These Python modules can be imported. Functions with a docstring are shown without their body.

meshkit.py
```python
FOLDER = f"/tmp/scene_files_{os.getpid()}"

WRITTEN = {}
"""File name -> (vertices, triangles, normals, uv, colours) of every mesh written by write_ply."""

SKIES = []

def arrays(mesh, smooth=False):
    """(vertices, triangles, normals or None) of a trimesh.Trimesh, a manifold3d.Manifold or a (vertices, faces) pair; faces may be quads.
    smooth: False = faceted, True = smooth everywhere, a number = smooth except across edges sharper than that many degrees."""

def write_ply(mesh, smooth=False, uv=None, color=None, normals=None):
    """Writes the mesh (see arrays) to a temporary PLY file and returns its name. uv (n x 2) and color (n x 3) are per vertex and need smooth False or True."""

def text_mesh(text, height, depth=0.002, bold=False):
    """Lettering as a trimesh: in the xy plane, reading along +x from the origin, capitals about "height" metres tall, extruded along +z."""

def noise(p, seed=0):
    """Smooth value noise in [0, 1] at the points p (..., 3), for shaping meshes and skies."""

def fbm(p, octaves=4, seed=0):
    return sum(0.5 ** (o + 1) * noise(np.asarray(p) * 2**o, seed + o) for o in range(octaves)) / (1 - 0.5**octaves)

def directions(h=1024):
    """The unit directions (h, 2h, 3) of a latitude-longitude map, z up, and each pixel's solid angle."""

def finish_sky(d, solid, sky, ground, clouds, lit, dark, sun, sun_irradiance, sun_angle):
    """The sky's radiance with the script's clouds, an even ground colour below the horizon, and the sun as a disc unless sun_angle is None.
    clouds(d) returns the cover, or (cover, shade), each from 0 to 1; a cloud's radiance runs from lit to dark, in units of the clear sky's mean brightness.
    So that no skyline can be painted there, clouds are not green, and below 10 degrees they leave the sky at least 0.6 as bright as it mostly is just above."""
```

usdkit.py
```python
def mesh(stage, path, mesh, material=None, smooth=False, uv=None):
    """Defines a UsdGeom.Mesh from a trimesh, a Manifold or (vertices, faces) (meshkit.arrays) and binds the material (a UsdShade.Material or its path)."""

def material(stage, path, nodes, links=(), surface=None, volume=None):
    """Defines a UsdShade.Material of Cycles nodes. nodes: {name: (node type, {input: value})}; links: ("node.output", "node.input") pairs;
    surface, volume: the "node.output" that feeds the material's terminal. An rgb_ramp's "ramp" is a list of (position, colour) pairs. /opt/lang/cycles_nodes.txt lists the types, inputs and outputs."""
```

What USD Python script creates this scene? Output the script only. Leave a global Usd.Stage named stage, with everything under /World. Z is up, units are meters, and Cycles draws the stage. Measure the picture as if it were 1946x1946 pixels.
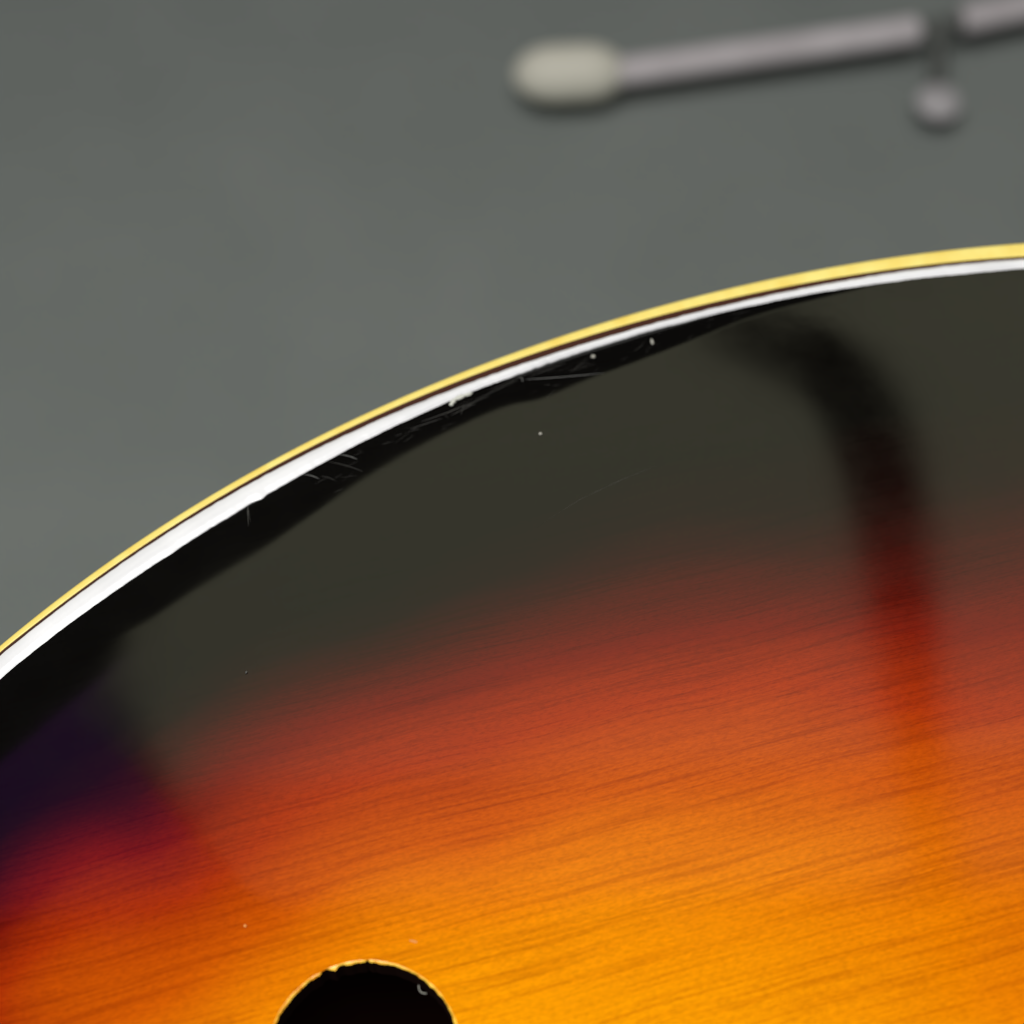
import math
import numpy as np
import trimesh
import usdkit
import meshkit
from scipy.interpolate import PchipInterpolator, RBFInterpolator
from scipy.spatial import Delaunay
from shapely.geometry import Point, Polygon, LineString
from shapely import contains_xy
from pxr import Usd, UsdGeom, UsdLux, UsdShade, Sdf, Gf, Vt

stage = Usd.Stage.CreateInMemory()
UsdGeom.SetStageUpAxis(stage, "Z")
UsdGeom.SetStageMetersPerUnit(stage, 1.0)
UsdGeom.Xform.Define(stage, "/World")
UsdGeom.Scope.Define(stage, "/World/Looks")
rng = np.random.default_rng(11)

# ------------------------------------------------------------------ camera, lamps, exposure
PITCH, DIST, HFOV = math.radians(60), 0.225, 30.0
FOCUS, LENS_MM = 0.210, 3.6
EXPOSURE = 0.0
KEY, WIN, AMB = 14.6, 0.75, 0.02
FLOOR_Z = -0.60

TH = math.tan(math.radians(HFOV / 2))
FWD = np.array([0, math.cos(PITCH), -math.sin(PITCH)])
UP = np.array([0, math.sin(PITCH), math.cos(PITCH)])
RT = np.array([1.0, 0, 0])
EYE = -FWD * DIST
cam = UsdGeom.Camera.Define(stage, "/World/camera")
m = Gf.Matrix4d(1)
for i, a in enumerate((RT, UP, -FWD, EYE)):
    m.SetRow3(i, Gf.Vec3d(*map(float, a)))
cam.AddTransformOp().Set(m)
cam.CreateHorizontalApertureAttr(36.0)
focal = 18.0 / TH
cam.CreateFocalLengthAttr(focal)
cam.CreateFStopAttr(focal / LENS_MM)
cam.CreateFocusDistanceAttr(FOCUS)
cam.CreateExposureAttr(EXPOSURE)
cam.CreateClippingRangeAttr((0.01, 100.0))


def rect_light(name, pos, target, w, h, intensity, color):
    L = UsdLux.RectLight.Define(stage, "/World/" + name)
    L.CreateWidthAttr(w); L.CreateHeightAttr(h)
    L.CreateIntensityAttr(intensity); L.CreateColorAttr(Gf.Vec3f(*color))
    z = np.array(pos, float) - np.array(target, float); z /= np.linalg.norm(z)
    x = np.cross([0, 0, 1.0] if abs(z[2]) < 0.95 else [0, 1.0, 0], z); x /= np.linalg.norm(x)
    y = np.cross(z, x)
    mm = Gf.Matrix4d(1)
    for i, a in enumerate((x, y, z, pos)):
        mm.SetRow3(i, Gf.Vec3d(*map(float, a)))
    L.AddTransformOp().Set(mm)
    return L


# the room's overhead lamp, behind the photographer's shoulder, and the tall bright window in front, whose reflection veils the lacquer
rect_light("overhead_lamp", (-0.15, -0.20, 1.15), (0, 0.0, 0), 0.8, 0.5, KEY, (1.0, 0.985, 0.965))
rect_light("window_light", (0.30, 0.80, 1.01), (0.30, 0.0, 1.01), 1.62, 0.78, WIN, (1.0, 0.98, 0.67))
rect_light("upper_window_light", (0.30, 0.80, 1.56), (0.30, 0.0, 1.56), 1.62, 0.316, WIN * 0.42, (1.0, 0.98, 0.67))
rect_light("violet_light", (-0.74, 0.80, 1.38), (-0.74, 0.0, 1.38), 0.40, 0.64, 0.27, (0.66, 0.06, 1.0))
dome = UsdLux.DomeLight.Define(stage, "/World/room_light")
dome.CreateIntensityAttr(1.0)
usdkit.material(stage, "/World/Looks/room_glow", {"b": ("background_shader", {"color": (0.9, 0.95, 1.0), "strength": AMB})}, surface="b.background")
UsdShade.MaterialBindingAPI.Apply(dome.GetPrim()).Bind(UsdShade.Material.Get(stage, "/World/Looks/room_glow"))


# ------------------------------------------------------------------ measuring: picture point -> point on a plane of the scene
def ray(p):
    p = np.atleast_2d(np.asarray(p, float))
    x, y = (p[:, 0] / 973 - 1) * TH, (1 - p[:, 1] / 973) * TH
    d = FWD + x[:, None] * RT + y[:, None] * UP
    return d / np.linalg.norm(d, axis=1)[:, None]


def plan(p, z=0.0):
    d = ray(p)
    return EYE + d * ((z - EYE[2]) / d[:, 2])[:, None]


def lin(c):
    c = np.asarray(c, float) / 255
    return np.where(c <= 0.04045, c / 12.92, ((c + 0.055) / 1.055) ** 2.4)


# ------------------------------------------------------------------ scene tree helpers
taken = {}


def numbered(path):
    n = taken.get(path, -1) + 1
    taken[path] = n
    return path if n == 0 else f"{path}_{n:03d}"


def tag(prim, label=None, cat=None, group=None, kind=None):
    for k, v in (("label", label), ("category", cat), ("group", group), ("kind", kind)):
        if v:
            prim.SetCustomDataByKey(k, v)
    return prim


def thing(name, label, cat, loc=(0, 0, 0), group=None):
    x = UsdGeom.Xform.Define(stage, numbered("/World/" + name))
    x.AddTranslateOp().Set(Gf.Vec3d(*map(float, loc)))
    return tag(x.GetPrim(), label, cat, group)


def obj(name, mesh, mat, parent=None, smooth=False, origin=(0, 0, 0), normals=None, primvars=()):
    base = parent.GetPath().pathString if parent else "/World"
    path = numbered(base + "/" + name)
    if isinstance(mesh, trimesh.Trimesh):
        mesh = (np.array(mesh.vertices), np.array(mesh.faces))
    v = np.asarray(mesh[0], float) - np.asarray(origin, float)
    g = usdkit.mesh(stage, path, (v, mesh[1]), "/World/Looks/" + mat, smooth=smooth)
    if normals is not None:
        g.CreateNormalsAttr(Vt.Vec3fArray.FromNumpy(np.asarray(normals, np.float32)))
        g.SetNormalsInterpolation("vertex")
    for nm, val in primvars:
        UsdGeom.PrimvarsAPI(g).CreatePrimvar(nm, Sdf.ValueTypeNames.FloatArray, "vertex").Set(Vt.FloatArray.FromNumpy(np.asarray(val, np.float32)))
    return g.GetPrim()


def mat(name, nodes, links=(), surface="p.BSDF"):
    return usdkit.material(stage, "/World/Looks/" + name, nodes, links, surface=surface)


def strip(rows, closed=False):
    """Quads between successive rows of equally many points."""
    a = np.asarray(rows, float)
    k, n = a.shape[:2]
    f = []
    for i in range(k - 1):
        j = np.arange(n if closed else n - 1)
        j2 = (j + 1) % n
        f.append(np.c_[i * n + j, i * n + j2, (i + 1) * n + j2, (i + 1) * n + j])
    return a.reshape(-1, 3), np.vstack(f)


# ------------------------------------------------------------------ materials
E0 = 1.40      # brightness of a white sheet lying on the guitar, for turning seen colours into base colours
g0 = plan([(900, 1600), (1500, 1600 - 160)])
GRAIN = math.atan2(*(g0[1] - g0[0])[[1, 0]])

stops = [(-0.30, (9, 8, 7)), (0.05, (10, 8, 7)), (0.16, (26, 10, 8)), (0.26, (58, 12, 8)), (0.36, (96, 17, 7)), (0.46, (130, 24, 5)),
         (0.60, (180, 53, 3)), (0.75, (217, 94, 2)), (0.90, (250, 138, 1)), (1.02, (264, 165, 2)), (1.20, (268, 176, 4))]
ramp = [((v + 0.3) / 1.5, tuple(lin(c) / E0)) for v, c in stops]
mat("sunburst_lacquer", {
    "at": ("attribute", {"attribute": "burst"}),
    "geo": ("geometry", {}),
    "wob": ("noise_texture", {"scale": 55.0, "detail": 1.0}),
    "wobs": ("math", {"math_type": "multiply_add", "value2": 0.0016, "value3": -0.0008}),
    "wobv": ("combine_xyz", {}),
    "warp": ("mix_vector", {}),
    "padd": ("mix", {"mix_type": "add", "fac": 1.0}),
    "rot": ("mapping", {"rotation": (0, 0, -GRAIN)}),
    "m1": ("mapping", {"scale": (52, 2100, 52)}),
    "n1": ("noise_texture", {"scale": 1.0, "detail": 3.0, "roughness": 0.62}),
    "m4": ("mapping", {"scale": (30, 520, 30), "location": (3.1, 7.7, 0)}),
    "n4": ("noise_texture", {"scale": 1.0, "detail": 3.0}),
    "w4": ("map_range", {"from_min": 0.30, "from_max": 0.70, "to_min": 0.045, "to_max": -0.045, "clamp": True}),
    "h3": ("math", {"math_type": "add"}),
    "r1": ("rgb_ramp", {"ramp": [(0.22, (0.68, 0.60, 0.54)), (0.36, (0.82, 0.75, 0.70)), (0.45, (0.93, 0.90, 0.88)), (0.53, (1.0, 1.0, 1.0)), (0.8, (1.06, 1.08, 1.0))]}),
    "m2": ("mapping", {"scale": (1300, 4500, 1300)}),
    "n2": ("noise_texture", {"scale": 1.0, "detail": 3.0, "roughness": 0.7}),
    "r2": ("rgb_ramp", {"ramp": [(0.25, (0.70, 0.66, 0.60)), (0.5, (1.0, 1.0, 1.0)), (0.75, (1.22, 1.25, 1.0))]}),
    "m3": ("mapping", {"scale": (14, 130, 14)}),
    "n3": ("noise_texture", {"scale": 1.0, "detail": 2.0}),
    "s3": ("math", {"math_type": "multiply_add", "value2": 0.07, "value3": -0.035}),
    "b": ("math", {"math_type": "add"}),
    "bs": ("math", {"math_type": "multiply_add", "value2": 1 / 1.5, "value3": 0.2}),
    "burst": ("rgb_ramp", {"ramp": ramp}),
    "c1": ("mix", {"mix_type": "multiply", "fac": 1.0}),
    "c2": ("mix", {"mix_type": "multiply", "fac": 0.8}),
    "n5": ("noise_texture", {"scale": 70.0, "detail": 4.0, "roughness": 0.7}),
    "w5": ("map_range", {"from_min": 0.3, "from_max": 0.7, "to_min": 0.06, "to_max": 0.11}),
    "rim": ("attribute", {"attribute": "rim_wear"}),
    "rs": ("math", {"math_type": "add"}),
    "p": ("principled_bsdf", {"ior": 1.5}),
}, [("geo.position", "wob.vector"), ("wob.fac", "wobs.value1"), ("wobs.value", "wobv.y"), ("geo.position", "padd.color1"), ("wobv.vector", "padd.color2"),
    ("padd.color", "rot.vector"), ("rot.vector", "m1.vector"), ("rot.vector", "m2.vector"), ("rot.vector", "m3.vector"),
    ("m1.vector", "n1.vector"), ("m2.vector", "n2.vector"), ("m3.vector", "n3.vector"), ("rot.vector", "m4.vector"), ("m4.vector", "n4.vector"), ("n4.fac", "w4.value"), ("n1.fac", "h3.value1"), ("w4.result", "h3.value2"), ("h3.value", "r1.fac"), ("n2.fac", "r2.fac"),
    ("n3.fac", "s3.value1"), ("at.fac", "b.value1"), ("s3.value", "b.value2"), ("b.value", "bs.value1"), ("bs.value", "burst.fac"),
    ("burst.color", "c1.color1"), ("r1.color", "c1.color2"), ("c1.color", "c2.color1"), ("r2.color", "c2.color2"), ("c2.color", "p.base_color"), ("geo.position", "n5.vector"), ("n5.fac", "w5.value"), ("w5.result", "rs.value1"), ("rim.fac", "rs.value2"), ("rs.value", "p.roughness")])

mat("yellowed_binding", {
    "geo": ("geometry", {}), "n": ("noise_texture", {"scale": 300.0, "detail": 2.0}),
    "r": ("rgb_ramp", {"ramp": [(0.3, tuple(lin((248, 218, 106)) * 0.85)), (0.7, tuple(lin((254, 236, 136)) * 0.85))]}),
    "p": ("principled_bsdf", {"roughness": 0.28, "ior": 1.5})},
    [("geo.position", "n.vector"), ("n.fac", "r.fac"), ("r.color", "p.base_color")])
mat("white_binding", {"geo": ("geometry", {}), "n": ("noise_texture", {"scale": 90.0, "detail": 3.0}),
    "r": ("rgb_ramp", {"ramp": [(0.3, (0.68, 0.685, 0.70)), (0.7, (0.80, 0.805, 0.82))]}),
    "p": ("principled_bsdf", {"roughness": 0.2})}, [("geo.position", "n.vector"), ("n.fac", "r.fac"), ("r.color", "p.base_color")])
mat("dark_purfling", {"p": ("principled_bsdf", {"base_color": (0.045, 0.012, 0.006), "roughness": 0.5, "specular_ior_level": 0.2})})
mat("pale_flake", {"p": ("principled_bsdf", {"base_color": (0.52, 0.53, 0.47), "roughness": 0.6})})
mat("pale_scratch", {"p": ("principled_bsdf", {"base_color": (0.16, 0.16, 0.155), "roughness": 0.6})})
mat("faint_scratch", {"p": ("principled_bsdf", {"base_color": (0.045, 0.043, 0.038), "roughness": 0.6})})
mat("ghost_scratch", {"p": ("principled_bsdf", {"base_color": (0.034, 0.031, 0.025), "roughness": 0.5})})
mat("dust", {"p": ("principled_bsdf", {"base_color": (0.33, 0.32, 0.28), "roughness": 0.9})})
mat("raw_hole_edge", {"geo": ("geometry", {}), "n": ("noise_texture", {"scale": 900.0, "detail": 2.0}),
    "r": ("rgb_ramp", {"ramp": [(0.3, tuple(lin((235, 150, 20)))), (0.6, tuple(lin((255, 205, 70))))]}),
    "p": ("principled_bsdf", {"roughness": 0.35})}, [("geo.position", "n.vector"), ("n.fac", "r.fac"), ("r.color", "p.base_color")])
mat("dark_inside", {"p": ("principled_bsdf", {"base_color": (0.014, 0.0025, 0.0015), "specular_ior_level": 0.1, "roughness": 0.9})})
mat("dark_sides", {"p": ("principled_bsdf", {"base_color": (0.03, 0.010, 0.006), "roughness": 0.12})})
mat("grey_carpet", {
    "geo": ("geometry", {}), "n1": ("noise_texture", {"scale": 9.0, "detail": 3.0, "roughness": 0.55}), "n2": ("noise_texture", {"scale": 420.0, "detail": 3.0}),
    "r1": ("rgb_ramp", {"ramp": [(0.3, (0.252, 0.278, 0.262)), (0.5, (0.268, 0.295, 0.278)), (0.7, (0.288, 0.313, 0.295))]}),
    "r2": ("rgb_ramp", {"ramp": [(0.3, (0.9, 0.9, 0.9)), (0.7, (1.09, 1.09, 1.09))]}),
    "c": ("mix", {"mix_type": "multiply", "fac": 1.0}),
    "bu": ("bump", {"strength": 0.6, "distance": 0.002}),
    "p": ("principled_bsdf", {"roughness": 0.95, "specular_ior_level": 0.15})},
    [("geo.position", "n1.vector"), ("geo.position", "n2.vector"), ("n1.fac", "r1.fac"), ("n2.fac", "r2.fac"), ("r1.color", "c.color1"), ("r2.color", "c.color2"),
     ("c.color", "p.base_color"), ("n2.fac", "bu.height"), ("bu.normal", "p.normal")])
mat("grey_tube", {"geo": ("geometry", {}), "n": ("noise_texture", {"scale": 25.0}), "r": ("rgb_ramp", {"ramp": [(0.3, (0.70, 0.645, 0.665)), (0.7, (0.88, 0.82, 0.845))]}),
    "p": ("principled_bsdf", {"metallic": 0.1, "roughness": 0.2})}, [("geo.position", "n.vector"), ("n.fac", "r.fac"), ("r.color", "p.base_color")])
mat("cream_cap", {"p": ("principled_bsdf", {"base_color": (0.88, 0.855, 0.73), "roughness": 0.6})})
mat("black_plastic", {"p": ("principled_bsdf", {"base_color": (0.02, 0.022, 0.02), "roughness": 0.5})})
mat("steel", {"p": ("principled_bsdf", {"base_color": (0.58, 0.555, 0.57), "metallic": 0.0, "roughness": 0.3})})
mat("grey_bracket", {"p": ("principled_bsdf", {"base_color": (0.13, 0.137, 0.127), "roughness": 0.8})})
mat("arm_black", {"p": ("principled_bsdf", {"base_color": (0.004, 0.004, 0.004), "roughness": 0.9, "specular_ior_level": 0.1})})
mat("warm_dust", {"p": ("principled_bsdf", {"base_color": (0.70, 0.27, 0.06), "roughness": 0.9})})

# ------------------------------------------------------------------ floor
n = 60
gx, gy = np.meshgrid(np.linspace(-4, 4, n), np.linspace(-4, 4, n))
fv = np.c_[gx.ravel(), gy.ravel(), np.full(n * n, FLOOR_Z)]
ii = (np.arange(n - 1)[:, None] * n + np.arange(n - 1)).ravel()
tag(obj("floor", (fv, np.c_[ii, ii + 1, ii + n + 1, ii + n]), "grey_carpet"), "plain dark grey carpet floor, out of focus behind the guitar", "floor", kind="structure")

# ------------------------------------------------------------------ guitar outline, in polar form about the middle of the lower bout (millimetres)
CX, CY = 79.0, -153.5
C2 = np.array([CX, CY])


def polar(p3):
    d = np.asarray(p3)[:, :2] * 1000 - C2
    return np.arctan2(d[:, 1], d[:, 0]), np.hypot(d[:, 0], d[:, 1])


outer_px = np.array([(0, 1222), (129, 1123), (259, 1026), (388, 945), (479, 893), (529, 864), (659, 798), (788, 741), (900, 695), (1059, 636), (1188, 597),
                     (1300, 566), (1467, 524), (1634, 494), (1802, 472), (1946, 458)], float)
white_in_px = np.array([(0, 1287), (259, 1100), (388, 1008), (500, 939), (659, 855), (800, 788), (929, 736), (1059, 683), (1188, 641), (1300, 608), (1467, 575),
                        (1634, 545), (1802, 524), (1946, 509)], float)
yt = PchipInterpolator([-200, 0, 259, 400, 659, 900, 1059, 1300, 1467, 1634, 1946, 2150], [17, 17, 18, 17.5, 16.5, 18, 20.5, 21.5, 24.5, 26, 28.5, 29])
dt = PchipInterpolator([-200, 0, 400, 600, 720, 830, 1059, 1250, 1467, 1650, 1800, 1946, 2150], [5, 5, 5.5, 8, 10, 11.5, 11.5, 11.5, 10, 7, 5.5, 5, 4.5])
xs = np.linspace(0, 1946, 60)
oy = np.polyval(np.polyfit(outer_px[:, 0] / 1000, outer_px[:, 1], 5), xs / 1000)
wy = np.polyval(np.polyfit(white_in_px[:, 0] / 1000, white_in_px[:, 1], 5), xs / 1000)
curves = [np.c_[xs, oy], np.c_[xs, oy + yt(xs)], np.c_[xs, oy + yt(xs) + dt(xs)], np.c_[xs, wy]]
th_o, rh_o = polar(plan(curves[0]))
TH0, TH1 = th_o.min(), th_o.max()
vis = lambda t: np.clip(t, TH0, TH1)
Rfit = np.polyfit(th_o - 2.0, rh_o, 4)
# the rest of the body: lower bout, waist and upper bout along the grain
ax = np.array([math.cos(GRAIN), math.sin(GRAIN)])
body = Point(CX, CY).buffer(196, 128).union(Point(*(C2 + 235 * ax)).buffer(142, 128)).buffer(120, 64).buffer(-120, 64).simplify(0.05)
tt = np.linspace(-math.pi, math.pi, 721)
RB = []
for t in tt:
    g = LineString([C2, C2 + 700 * np.array([math.cos(t), math.sin(t)])]).intersection(body.exterior)
    q = np.array([(p.x, p.y) for p in getattr(g, "geoms", [g])])
    RB.append(np.hypot(*(q - C2).T).max())
RB = np.array(RB)


def Rout(t):
    t = np.asarray(t, float)
    d = np.maximum(np.maximum(TH0 - t, t - TH1), 0)
    w = np.clip(d / 0.35, 0, 1); w = w * w * (3 - 2 * w)
    tc = np.clip(t, TH0 - 0.02, TH1 + 0.02)
    return np.polyval(Rfit, tc - 2.0) * (1 - w) + np.interp(t, tt, RB) * w


def ufit(curve, deg=6):
    t, r = polar(plan(curve))
    return np.polyfit(t - 2.0, Rout(t) - r, deg)


F1, F2, F3 = (ufit(c) for c in curves[1:])
U1 = lambda t: np.polyval(F1, vis(t) - 2.0)
U2 = lambda t: np.polyval(F2, vis(t) - 2.0)
U3 = lambda t: np.polyval(F3, vis(t) - 2.0)


def xy(t, u):
    r = Rout(t) - u
    return np.stack([CX + r * np.cos(t), CY + r * np.sin(t)], -1)


def px_theta(x, y):
    return polar(plan([(x, y)]))[0][0]


theta = np.unique(np.concatenate([np.linspace(-math.pi, math.pi, 361)[:-1], np.linspace(TH0 - 0.08, TH1 + 0.08, 700)]))
NT = len(theta)

# ragged inner edge of the white binding: fine jitter everywhere, more where the lacquer has been scraped
ta, tb = px_theta(1115, 665), px_theta(940, 735)
scraped = np.clip(1 - np.abs(theta - (ta + tb) / 2) / (abs(tb - ta) * 0.6), 0, 1)
s_mm = theta * 190
p1 = np.c_[s_mm / 0.9, s_mm * 0, s_mm * 0]
jit = (meshkit.noise(p1 * 0.35, 3) - 0.5) * 0.10 + (meshkit.noise(p1 * 1.6, 5) - 0.5) * 0.06 * (1 + 2.6 * scraped)
t_nick, t_nick2 = px_theta(492, 940), px_theta(325, 1053)
jit += 0.16 * np.exp(-((theta - t_nick) * 190 / 0.5) ** 2) + 0.08 * np.exp(-((theta - t_nick2) * 190 / 0.7) ** 2)
u1, u2, u3 = U1(theta), U2(theta), U3(theta) + 0.05 + jit
u2 = u2 + (meshkit.noise(p1 * 1.1, 9) - 0.5) * 0.10 * np.clip((u2 - u1) / 0.5, 0, 1)


def rows3(us_zs):
    out = []
    for u, z in us_zs:
        q = xy(theta, u)
        out.append(np.c_[q, np.broadcast_to(z, NT)] * 0.001)
    return out


guitar = thing("guitar", "glossy sunburst hollow guitar body, black edge fading through red to amber", "guitar", (0, 0, 0))
DEPTH = 46.0
# outer yellowed binding: rounded over on the outside, running down the side
k = np.linspace(0, math.pi / 2, 7)
rr = np.minimum(u1 * 0.55, 0.75)
prof = [(0 * u1, -6.0)] + [(rr * (1 - np.sin(a)), -rr * (1 - np.cos(a)) ) for a in k[::-1]]
prof += [(u1 * 0.75, 0.03), (u1 - 0.05, 0.0), (u1, -0.06), (u1, -1.5)]
obj("outer_binding", strip(rows3(prof), True), "yellowed_binding", guitar, smooth=50)
obj("binding_stripe", strip(rows3([(u1 + 0.003, -1.5), (u1 + 0.003, -0.05), (0.5 * (u1 + u2), -0.07), (u2 - 0.003, -0.05), (u2 - 0.003, -1.5)]), True), "dark_purfling", guitar, smooth=50)
wd = u3 - u2
prof = [(u2, -1.5), (u2, -0.08), (u2 + 0.05 * wd, 0.02)] + [(u2 + f * wd, 0.02 + 0.30 * math.sin(math.pi * (f - 0.05) / 0.9)) for f in np.linspace(0.15, 0.9, 8)] + [(u3 - 0.03, 0.02), (u3, -0.05), (u3, -1.5)]
white = obj("inner_binding", strip(rows3(prof), True), "white_binding", guitar, smooth=50)

# ------------------------------------------------------------------ the arched top
# width of the buffed roll-over along the edge, measured along the outline (distance from the outline, mm)
band_px = [(0, 1450), (140, 1322), (233, 1240), (320, 1188), (388, 1140), (500, 1068), (600, 996), (710, 914), (852, 830), (968, 777), (1033, 765),
           (1110, 731), (1200, 697), (1300, 657), (1434, 602), (1584, 561), (1701, 533), (1800, 520), (1946, 504)]
tbn, rbn = polar(plan(band_px))
order = np.argsort(tbn)
tbn, ubn = tbn[order], (Rout(tbn) - rbn)[order]
WB = PchipInterpolator(tbn, ubn)
A_EDGE, A_LEN, A_ROLL = 6.5, 170.0, 13.0


def roll_start(t):
    return WB(np.clip(t, tbn[0], tbn[-1]))


# height: integrate the outward tilt from the edge inwards on a (t, u) grid
tg = np.linspace(TH0 - 0.15, TH1 + 0.15, 900)
ug = np.concatenate([np.arange(0, 16, 0.05), np.arange(16, 330, 1.0)])
Wg = roll_start(tg)[:, None]
soft = np.interp(tg, [TH0, (TH0 + TH1) / 2, TH1], [2.2, 0.65, 0.33])[:, None]
Ug = ug[None, :]
x0 = np.interp(tg, [TH0, (TH0 + TH1) / 2, TH1], [0.33, 0.5, 0.6])[:, None]
x = (Wg - Ug) / (2.1 / soft) + x0          # >1 well inside the roll, 0 beyond it
x = np.clip(x, 0, 1)
roll = A_ROLL * (0.72 * x * x * (3 - 2 * x) + 0.28 * np.clip((Wg - Ug) / np.maximum(Wg - 2.2, 0.8), 0, 1))
cum_ = lambda a: np.concatenate([np.zeros((len(a), 1)), np.cumsum(0.5 * (a[:, 1:] + a[:, :-1]) * np.diff(ug), axis=1)], axis=1)
zarch = cum_(np.tan(np.radians(np.maximum(A_EDGE * (1 - Ug / A_LEN), 0))) + 0 * tg[:, None])
zroll = cum_(np.tan(np.radians(roll)))
zroll -= zroll[:, -1:]                                    # nothing in the middle, falling away towards the edge
zg = zarch + zroll
j3 = np.array([np.interp(U3(t), ug, zg[i]) for i, t in enumerate(tg)])
tmid = (TH0 + TH1) / 2
zg -= np.polyval(np.polyfit(np.clip(tg, TH0, TH1) - tmid, j3, 2), np.clip(tg, TH0, TH1) - tmid)[:, None]
from scipy.interpolate import RegularGridInterpolator
from scipy.ndimage import gaussian_filter1d
zg = gaussian_filter1d(zg, 5, axis=0)
ZI = RegularGridInterpolator((tg, ug), zg, bounds_error=False, fill_value=None)


def height(q):
    """Height of the lacquered top (mm) at plan points q (mm)."""
    d = q - C2
    t, r = np.arctan2(d[:, 1], d[:, 0]), np.hypot(d[:, 0], d[:, 1])
    u = np.clip(Rout(t) - r, 0, 329)
    z = ZI(np.c_[np.clip(t, tg[0], tg[-1]), u])
    p = np.c_[q, q[:, :1] * 0]
    near = np.exp(-((u - 5) / 4.5) ** 2)
    z = z + near * (0.007 * (meshkit.noise(p * 0.30, 21) - 0.5) + 0.0025 * (meshkit.noise(p * 0.9, 22) - 0.5))
    return z


def normal(q):
    e = 0.04
    dx = (height(q + [e, 0]) - height(q - [e, 0])) / (2 * e)
    dy = (height(q + [0, e]) - height(q - [0, e])) / (2 * e)
    nn = np.c_[-dx, -dy, np.ones(len(q))]
    return nn / np.linalg.norm(nn, axis=1)[:, None]


def plan_z(px, z):
    d = ray(px)
    return (EYE + d * ((z * 0.001 - EYE[2]) / d[:, 2])[:, None])[:, :2] * 1000


def plan_h(px):
    """Plan points (mm) of picture points that lie on the arched top."""
    q = plan(px)[:, :2] * 1000
    for _ in range(8):
        q = plan_z(px, height(q))
    return q


# hole: round upper eye with a slot that runs on below the picture
eye_ = plan_h([(525, 1946), (864, 1946), (696, 1822), (812, 1872), (616, 1843), (582, 1870)])
sol_ = np.linalg.lstsq(np.c_[2 * eye_, np.ones(6)], (eye_ ** 2).sum(1), rcond=None)[0]
HC = sol_[:2]
HR = math.sqrt(sol_[2] + HC @ HC)
HC, HR = HC - [0, 0.05 * HR], HR * 1.05
slot = LineString([HC + (3, -3), HC + (8, -16), HC + (22, -30), HC + (50, -42), HC + (74, -54)]).buffer(4.2, 24)
hole = Point(*HC).buffer(HR, 256).union(slot)
ring = np.array(hole.exterior.segmentize(0.12).coords)[:-1]
seg = np.linalg.norm(np.diff(np.vstack([ring, ring[:1]]), axis=0), axis=1)
cum = np.concatenate([[0], np.cumsum(seg)])
NH = int(cum[-1] / 0.12)
sp = np.linspace(0, cum[-1], NH, endpoint=False)
ring = np.c_[np.interp(sp, cum, np.append(ring[:, 0], ring[0, 0])), np.interp(sp, cum, np.append(ring[:, 1], ring[0, 1]))]
if not trimesh.path.util.is_ccw(np.vstack([ring, ring[:1]])):
    ring = ring[::-1]
tan = np.roll(ring, -1, 0) - np.roll(ring, 1, 0); tan /= np.linalg.norm(tan, axis=1)[:, None]
nout = np.c_[tan[:, 1], -tan[:, 0]]
pr = np.c_[ring, ring[:, :1] * 0]
ragged = (meshkit.noise(pr * 1.3, 31) - 0.5) * 0.16 + (meshkit.noise(pr * 4.0, 32) - 0.5) * 0.07
hole_out = ring + nout * ragged[:, None] * 0.6
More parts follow.
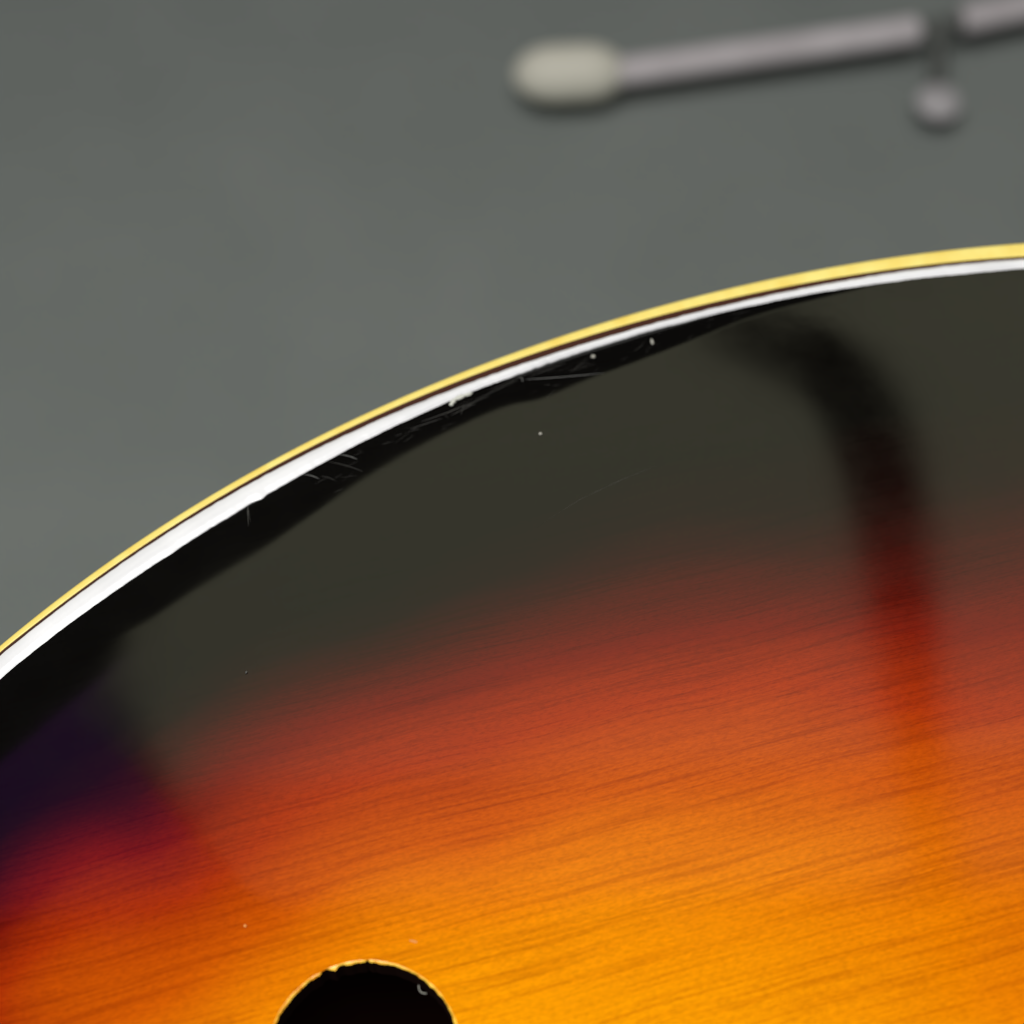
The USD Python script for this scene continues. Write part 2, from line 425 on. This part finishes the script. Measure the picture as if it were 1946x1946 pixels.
inset = 0.17 + (meshkit.noise(pr * 1.1, 33) - 0.5) * 0.10 + (meshkit.noise(pr * 3.5, 34) - 0.5) * 0.12
for cxy, w, a in (((616, 1844), 0.34, -0.36), ((634, 1838), 0.35, 0.34), ((603, 1856), 0.5, 0.18), ((664, 1826), 0.5, 0.10), ((698, 1824), 0.13, -0.25), ((730, 1828), 1.0, 0.12), ((560, 1895), 2.0, 0.10)):
    q = plan_h([cxy])[0]
    inset += a * np.exp(-((np.linalg.norm(ring - q, axis=1)) / w) ** 2)
hole_in = ring - nout * np.maximum(inset, 0.0)[:, None]
hole_poly = Polygon(hole_out)

# plan points for the top
pts = []
tf = np.linspace(TH0 - 0.06, TH1 + 0.06, 1150)
u3f = np.interp(tf, theta, u3)
for du in np.concatenate([[0.0, 0.06, 0.15], np.arange(0.35, 12.5, 0.3)]):
    sel = slice(None) if du < 9 else slice(None, None, 2)
    pts.append(xy(tf[sel], (u3f * np.exp(-du) + U3(tf) * (1 - np.exp(-du)))[sel] + du))
tc = np.linspace(-math.pi, math.pi, 361)[:-1]
tc = tc[(tc < TH0 - 0.062) | (tc > TH1 + 0.062)]
for du in (0, 1.5, 4, 8, 12):
    pts.append(xy(tc, np.interp(tc, theta, u3) + du))
gx, gy = np.meshgrid(np.arange(-66, 80, 0.9), np.arange(-84, 44, 0.9))
g1 = np.c_[gx.ravel(), gy.ravel()]
gx, gy = np.meshgrid(np.arange(-160, 560, 9.0), np.arange(-380, 160, 9.0))
g2 = np.c_[gx.ravel(), gy.ravel()]
g2 = g2[~((g2[:, 0] > -66) & (g2[:, 0] < 79.5) & (g2[:, 1] > -84) & (g2[:, 1] < 43.5))]
for g in (g1, g2):
    d = g - C2
    t, r = np.arctan2(d[:, 1], d[:, 0]), np.hypot(d[:, 0], d[:, 1])
    keep = (Rout(t) - r > U3(t) + 12.6) & ~contains_xy(hole_poly.buffer(1.0), g[:, 0], g[:, 1])
    pts.append(g[keep])
pts += [hole_out, hole_out + nout * 0.15, hole_out + nout * 0.4, hole_out + nout * 0.8]
pts = np.vstack(pts)
pts = pts + rng.normal(0, 1e-5, pts.shape)
tri = Delaunay(pts).simplices
cen = pts[tri].mean(1)
t = np.arctan2(cen[:, 1] - CY, cen[:, 0] - CX)
r = np.hypot(cen[:, 0] - CX, cen[:, 1] - CY)
ok = (Rout(t) - r > np.interp(t, theta, u3)) & ~contains_xy(hole_poly, cen[:, 0], cen[:, 1])
tri = tri[ok]
a, b, c = (pts[tri[:, i]] for i in range(3))
flip = np.cross(b - a, c - a) < 0
tri[flip] = tri[flip][:, ::-1]
used, inv = np.unique(tri, return_inverse=True)
tri, pts = inv.reshape(-1, 3), pts[used]
tn = normal(pts)
tz = height(pts)

# sunburst: how far the colour has run from the black edge to the amber middle, at places read off the photograph
levels = {0.02: [(480, 1180), (850, 1010), (1250, 850), (1600, 770), (1900, 720), (150, 1400)],
          0.20: [(300, 1400), (700, 1215), (1000, 1105), (1500, 1010), (1900, 940), (0, 1610), (150, 1520)],
          0.31: [(250, 1560)],
          0.45: [(0, 1765), (200, 1615), (400, 1510), (700, 1350), (1000, 1265), (1500, 1190), (1900, 1200)],
          0.60: [(0, 1895), (300, 1725), (500, 1590), (800, 1450), (1200, 1345), (1500, 1310), (1900, 1350)],
          0.75: [(330, 1890), (540, 1750), (900, 1600), (1300, 1490), (1900, 1510), (230, 1946)],
          0.90: [(480, 1930), (720, 1770), (1100, 1680), (1500, 1680), (1800, 1800), (1930, 1900)],
          0.84: [(1900, 1720)],
          1.00: [(640, 1946), (900, 1860), (1200, 1850)]}
cp, cv = [], []
for lv, ps in levels.items():
    cp.append(plan_h(ps)); cv += [lv] * len(ps)
for uu, lv in ((3, -0.22), (14, -0.12)):
    te = np.linspace(TH0 - 0.1, TH1 + 0.1, 9)
    cp.append(xy(te, uu + 0 * te)); cv += [lv] * len(te)
te = np.linspace(TH1 + 0.25, TH1 + 0.25 + 2 * math.pi - (TH1 - TH0) - 0.5, 16)
te = (te + math.pi) % (2 * math.pi) - math.pi
for uu, lv in ((4, -0.2), (35, 0.25), (60, 0.8), (95, 1.08)):
    cp.append(xy(te, uu + 0 * te)); cv += [lv] * len(te)
rbf = RBFInterpolator(np.vstack(cp) / 50, np.array(cv), kernel="thin_plate_spline", smoothing=2e-3)
burst = np.clip(rbf(pts / 50), -0.3, 1.12)
dp = pts - C2
tp = np.arctan2(dp[:, 1], dp[:, 0])
up_ = Rout(tp) - np.hypot(*dp.T)
rim_wear = np.clip(1.25 - 0.5 * up_ / roll_start(tp), 0, 1) * np.interp(tp, [TH0, (TH0 + TH1) / 2, TH1], [0.0, 0.065, 0.095]) * (0.8 + 0.4 * meshkit.noise(np.c_[pts * 0.3, 0 * tp], 51))
top = obj("top_plate", (np.c_[pts, tz] * 0.001, tri), "sunburst_lacquer", guitar, normals=tn, primvars=[("burst", burst), ("rim_wear", rim_wear)])

# hole edge and wall
hz = height(hole_out)
n_ring = len(hole_out)
rows = [np.c_[hole_out, hz], np.c_[hole_out * 0.6 + hole_in * 0.4, hz - 0.03], np.c_[hole_in, hz - 0.16]]
obj("sound_hole_edge", strip(np.array(rows) * 0.001, True), "raw_hole_edge", top)
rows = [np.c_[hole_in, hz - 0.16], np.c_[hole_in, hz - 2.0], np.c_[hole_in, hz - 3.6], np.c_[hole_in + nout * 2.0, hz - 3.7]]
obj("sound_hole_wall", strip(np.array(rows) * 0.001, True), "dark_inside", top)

# sides and back
rows = [np.c_[xy(theta, 0.05 * np.ones(NT)), np.full(NT, z)] * 0.001 for z in (-5.98, -20, -34, -DEPTH)]
obj("side", strip(rows, True), "dark_sides", guitar, smooth=50)
rows = [np.c_[xy(theta, u + np.zeros(NT)), np.full(NT, -DEPTH - 10 * (1 - math.exp(-u / 60)))] * 0.001 for u in (0.05, 5, 15, 40, 80, 130)]
bv, bf = strip(rows, True)
bf = [[q[0], q[1], q[2]] for q in bf] + [[q[0], q[2], q[3]] for q in bf]
bv = np.vstack([bv, [[CX * 0.001, CY * 0.001, (-DEPTH - 10) * 0.001]]])
last = 5 * NT
bf += [[last + i, last + (i + 1) % NT, len(bv) - 1] for i in range(NT)]
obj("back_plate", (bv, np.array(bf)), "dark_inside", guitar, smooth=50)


# ------------------------------------------------------------------ wear on the top: scratches, the lifted flake, dust
def on_top(px, lift=0.0):
    q = plan_h(px)
    return np.c_[q, height(q) + lift] * 0.001


def scratch(px, width, m, sag=0.0):
    px = np.asarray(px, float)
    s = np.linspace(0, 1, 24)
    t0 = np.linspace(0, 1, len(px))
    c = np.c_[np.interp(s, t0, px[:, 0]), np.interp(s, t0, px[:, 1])]
    d = px[-1] - px[0]; d /= np.linalg.norm(d)
    c += sag * (4 * s * (1 - s))[:, None] * np.array([-d[1], d[0]])
    p = on_top(c)
    tg_ = np.gradient(p, axis=0); tg_ /= np.linalg.norm(tg_, axis=1)[:, None]
    nn = normal(p[:, :2] * 1000)
    sd = np.cross(tg_, nn)
    w = width * 0.5e-3 * np.maximum(np.sin(np.pi * np.clip(s * 0.96 + 0.02, 0, 1)) ** 0.6, 0.1) * (0.75 + 0.5 * rng.random(24))
    rows = [p - sd * w[:, None] + nn * 2e-6, p + nn * 1.6e-5, p + sd * w[:, None] + nn * 2e-6]
    return obj("scratch", strip(rows), m, top)


for px, w, m, sag in [
    ([(644, 864), (679, 873)], 0.09, "pale_scratch", -2), ([(577, 902), (606, 910)], 0.08, "pale_scratch", -2),
    ([(622, 877), (690, 896)], 0.06, "faint_scratch", -2), ([(998, 721), (1060, 716), (1148, 709)], 0.075, "pale_scratch", 1),
    ([(470, 945), (472, 1000)], 0.10, "faint_scratch", 0), ([(468, 950), (476, 992)], 0.05, "faint_scratch", 0),
    ([(986, 717), (991, 719), (993, 726)], 0.08, "pale_scratch", -1),
    ([(800, 802), (930, 752)], 0.08, "faint_scratch", 1), ([(855, 790), (905, 766)], 0.07, "faint_scratch", 0), ([(868, 776), (897, 768)], 0.06, "faint_scratch", 0),
    ([(902, 760), (985, 722)], 0.06, "faint_scratch", 0), ([(930, 742), (1000, 712)], 0.05, "faint_scratch", 0),
    ([(780, 815), (840, 795)], 0.06, "faint_scratch", 0), ([(1005, 716), (1075, 690)], 0.05, "faint_scratch", 0),
    ([(1018, 1003), (1100, 950), (1180, 912), (1255, 882)], 0.05, "ghost_scratch", 0),
    ([(610, 905), (640, 915)], 0.05, "faint_scratch", -2), ([(876, 788), (882, 768)], 0.06, "faint_scratch", 0)]:
    scratch(px, w, m, sag)


# haze of hair-fine scuffs on the buffed edge
scuffs = []
for _ in range(46):
    x = rng.uniform(600, 1420)
    f_ = rng.uniform(0.08, 0.8)
    yw = np.interp(x, white_in_px[:, 0], white_in_px[:, 1]); yb = np.interp(x, [q[0] for q in band_px], [q[1] for q in band_px])
    y = yw + 4 + f_ * (yb - yw)
    an = math.radians(rng.normal(-22, 14) if rng.random() < 0.8 else rng.uniform(-90, 90)); ln = rng.uniform(6, 42)
    p_ = on_top([(x - ln / 2 * math.cos(an), y - ln / 2 * math.sin(an)), (x, y + rng.normal(0, 0.6)), (x + ln / 2 * math.cos(an), y + ln / 2 * math.sin(an))])
    n_ = normal(p_[:, :2] * 1000)
    sd_ = np.cross(p_[2] - p_[0], n_[1]); sd_ *= rng.uniform(0.007, 0.018) * 1e-3 / np.linalg.norm(sd_)
    sh = np.array([0.3, 1, 0.3])[:, None]
    vv, ff = strip([p_ - sd_ * sh + n_ * 2e-6, p_ + n_ * 9e-6, p_ + sd_ * sh + n_ * 2e-6])
    scuffs.append(trimesh.Trimesh(vv, np.vstack([ff[:, [0, 1, 2]], ff[:, [0, 2, 3]]]), process=False))
tag(obj("scuff_marks", trimesh.util.concatenate(scuffs), "faint_scratch", top), "haze of hair-fine scuffs along the black edge", kind="stuff")


def lump(size, seed, n=2, rough=0.35):
    s = trimesh.creation.icosphere(n, 1.0)
    v = np.array(s.vertices)
    v *= 1 + rough * (meshkit.noise(v * 1.7 + seed * 7.3, seed)[:, None] - 0.5) * 2
    return v * np.asarray(size), np.array(s.faces)


def place_lump(px, size_px, seed, rot=0.0, rough=0.4, n=2):
    c = on_top([px])[0]
    s = DIST * 2 * TH / 1946
    v, f = lump((size_px[0] * s / 2, size_px[1] * s / 2, min(size_px) * s * 0.3), seed, n, rough)
    cr, sr = math.cos(rot), math.sin(rot)
    v = v @ np.array([[cr, -sr, 0], [sr, cr, 0], [0, 0, 1]]).T
    return c, v + [0, 0, min(size_px) * s * 0.2], f


# flake of binding lifted at its inner edge
parts = []
for k_, (px, sz, sd, ro) in enumerate([((861, 764), (17, 10), 3, 0.9), ((874, 756), (22, 9), 4, 0.5), ((889, 750), (20, 6), 5, 0.35), ((858, 769), (8, 6), 6, 0.3), ((994, 706), (10, 5), 7, 0.4)]):
    c, v, f = place_lump(px, sz, sd, ro, 0.5)
    parts.append(trimesh.Trimesh(v + c, f, process=False))
fl = trimesh.util.concatenate(parts)
tag(obj("chipped_flake", fl, "pale_flake", white, smooth=True), "ragged pale flake lifted from the white binding")

for px, sz, sd, ro, lab in [
    ((1027, 825), (6, 6), 11, 0.2, "tiny round white dust speck alone on the grey sheen below the binding"),
    ((1127, 678), (8, 8), 12, 0.6, "small pale dust speck on the black edge band right of the long scratch"),
    ((1239, 650), (6, 13), 13, 0.1, "upright oval grey dust speck on the black edge band under the white binding"),
    ((785, 1789), (12, 4), 14, -0.2, "flat orange-white fleck on amber wood just above the round hole"),
    ((466, 1760), (5, 5), 15, 0.4, "faint pinkish speck on orange wood left of the round hole"),
    ((468, 1278), (5, 6), 16, 0.0, "faint speck on the dark brown part of the finish at left")]:
    c, v, f = place_lump(px, sz, sd, ro, 0.4, 2)
    tag(obj("dust_speck", (v + c, f), {15: "warm_dust", 16: "faint_scratch", 14: "warm_dust"}.get(sd, "dust"), None, smooth=True), lab, "dust speck")


# pale bent fibre caught just inside the hole
def tube(path, radius, seg=10, cap=True):
    path = np.asarray(path, float)
    rad = np.broadcast_to(radius, len(path))
    tg_ = np.gradient(path, axis=0); tg_ /= np.linalg.norm(tg_, axis=1)[:, None]
    up = np.array([0, 0, 1.0]) if abs(tg_[0, 2]) < 0.9 else np.array([1.0, 0, 0])
    rows = []
    for p, d, r_ in zip(path, tg_, rad):
        s1 = np.cross(d, up); s1 /= np.linalg.norm(s1); s2 = np.cross(s1, d)
        a_ = np.linspace(0, 2 * math.pi, seg, endpoint=False)
        rows.append(p + r_ * (np.cos(a_)[:, None] * s1 + np.sin(a_)[:, None] * s2))
    v, f = strip(rows, True)
    f = np.vstack([f[:, [0, 1, 2]], f[:, [0, 2, 3]]])
    if cap:
        k0, k1 = len(v), len(v) + 1
        v = np.vstack([v, path[0], path[-1]])
        j = np.arange(seg); j2 = (j + 1) % seg; o = (len(rows) - 1) * seg
        f = np.vstack([f, np.c_[j2, j, np.full(seg, k0)], np.c_[o + j, o + j2, np.full(seg, k1)]])
    return trimesh.Trimesh(v, f, process=False)


fp = on_top([(795, 1869), (796, 1877), (799, 1882), (803, 1884), (810, 1885)], -0.6)
tag(obj("pale_fibre", tube(fp, 0.00005), "dust", None, smooth=True), "tiny pale bent fibre caught inside the right edge of the round hole", "fibre")

# ------------------------------------------------------------------ the blurred rod on the carpet
SC = 1.29
RT_R, CAP_R = 0.0058 * SC, 0.0120 * SC
zt = FLOOR_Z + 0.030
pa, pb = plan([(1175, 137)], zt)[0], plan([(1752, 56)], zt)[0]
rod = thing("metal_rod", "blurred grey metal rod with a cream rounded end cap, above the dark carpet", "rod", (pa[0], pa[1], FLOOR_Z))
O = np.array([pa[0], pa[1], FLOOR_Z])
d = (pb - pa) / np.linalg.norm(pb - pa)


def along(p0, p1, prof):
    """A solid turned about the line p0-p1; prof: (fraction, radius)."""
    fr = np.array(prof)
    return tube(p0 + (p1 - p0) * fr[:, :1], fr[:, 1], 28)


rnd = lambda f0, f1, R, e: [(f0, R * 0.02)] + [(f0 + e * (1 - math.cos(a)), R * math.sin(a)) for a in np.linspace(0.25, math.pi / 2, 6)] + [(f1 - e * (1 - math.cos(a)), R * math.sin(a)) for a in np.linspace(math.pi / 2, 0.25, 6)] + [(f1, R * 0.02)]
obj("tube", along(pa - d * 0.01, pb, rnd(0, 1, RT_R * 1.05, 0.03)), "grey_tube", rod, smooth=40, origin=O)
cl = plan([(975, 143)], zt)[0]
obj("end_cap", along(cl, pa + d * 0.004, rnd(0, 1, CAP_R, 0.36)), "cream_cap", rod, smooth=40, origin=O)
pc, pd_ = plan([(1825, 38)], zt)[0], plan([(2350, -75)], zt)[0]
obj("tube", along(pc, pd_, rnd(0, 1, RT_R * 1.1, 0.012)), "grey_tube", rod, smooth=40, origin=O)
obj("collar", along(pb - d * 0.004, pc + d * 0.004, [(0, 0.0001), (0.02, 0.0038), (0.98, 0.0038), (1, 0.0001)]), "grey_bracket", rod, smooth=40, origin=O)
pe = plan([(1778, 215)], FLOOR_Z + 0.013)[0]
mid = (pb + pc) / 2
obj("bracket", tube([mid + [0, 0, 0.002], mid * 0.6 + pe * 0.4 - [0, 0, 0.003], pe + [0, 0, 0.000], pe - (mid - pe) * 0.12], [0.0038, 0.0042, 0.0040, 0.0025], 14), "grey_bracket", rod, smooth=40, origin=O)
v, f = lump((0.0120, 0.0120, 0.0055), 2, 3, 0.02)
obj("rivet", (v + pe + [0, 0, 0.0085], f), "steel", rod, smooth=True, origin=O)

# ------------------------------------------------------------------ what carries the guitar (hidden under it)
st = thing("work_stand", "padded dark stand under the guitar body, hidden in this view", "stand", (CX * 0.001 + 0.05, CY * 0.001, FLOOR_Z))
ztop = -(DEPTH + 10) * 0.001
h = ztop - FLOOR_Z
b_ = trimesh.creation.box((0.20, 0.16, 0.03)); b_.apply_translation((0, 0, h - 0.0155)); obj("pad", b_, "black_plastic", st)
c_ = trimesh.creation.cylinder(0.025, h - 0.06); c_.apply_translation((0, 0, (h - 0.06) / 2 + 0.03)); obj("post", c_, "black_plastic", st)
b_ = trimesh.creation.cylinder(0.12, 0.03); b_.apply_translation((0, 0, 0.0152)); obj("base", b_, "black_plastic", st)

# ------------------------------------------------------------------ the dark curved arm in front of the window, seen as a dark streak in the lacquer
arm_px = np.array([(1350, 572), (1440, 612), (1500, 652), (1570, 690), (1640, 755), (1680, 830), (1696, 950), (1710, 1080), (1735, 1200), (1765, 1320), (1790, 1430), (1812, 1560), (1838, 1700), (1865, 1850)], float)
arm_px[:, 0] += np.interp(arm_px[:, 1], [590, 640, 800, 1000, 1250], [50, 62, 56, 58, 70])
q = plan_h(arm_px)
dd_ = q - C2
rho_ = np.hypot(*dd_.T)
al_ = np.radians(np.maximum(A_EDGE * (1 - (Rout(np.arctan2(dd_[:, 1], dd_[:, 0])) - rho_) / A_LEN), 0))
nn = np.c_[dd_ / rho_[:, None] * np.sin(al_)[:, None], np.cos(al_)]
rd = ray(arm_px)
rf = rd - 2 * (rd * nn).sum(1)[:, None] * nn
start = np.c_[q, height(q)] * 0.001
armp = start + rf * ((0.62 - start[:, 1]) / rf[:, 1])[:, None]
s_ = np.linspace(0, 1, len(armp)); s2 = np.linspace(0, 1, 60)
armp = np.stack([np.polyval(np.polyfit(s_, armp[:, i], 5), s2) for i in range(3)], 1)
arm = thing("curved_arm", "black curved arm before the window, showing as a dark streak in the lacquer", "arm", armp[0])
obj("arm_tube", tube(armp - armp[0], np.interp(s2, [0, 0.12, 0.35, 1], [0.017, 0.023, 0.029, 0.022]), 16), "arm_black", arm, smooth=True)
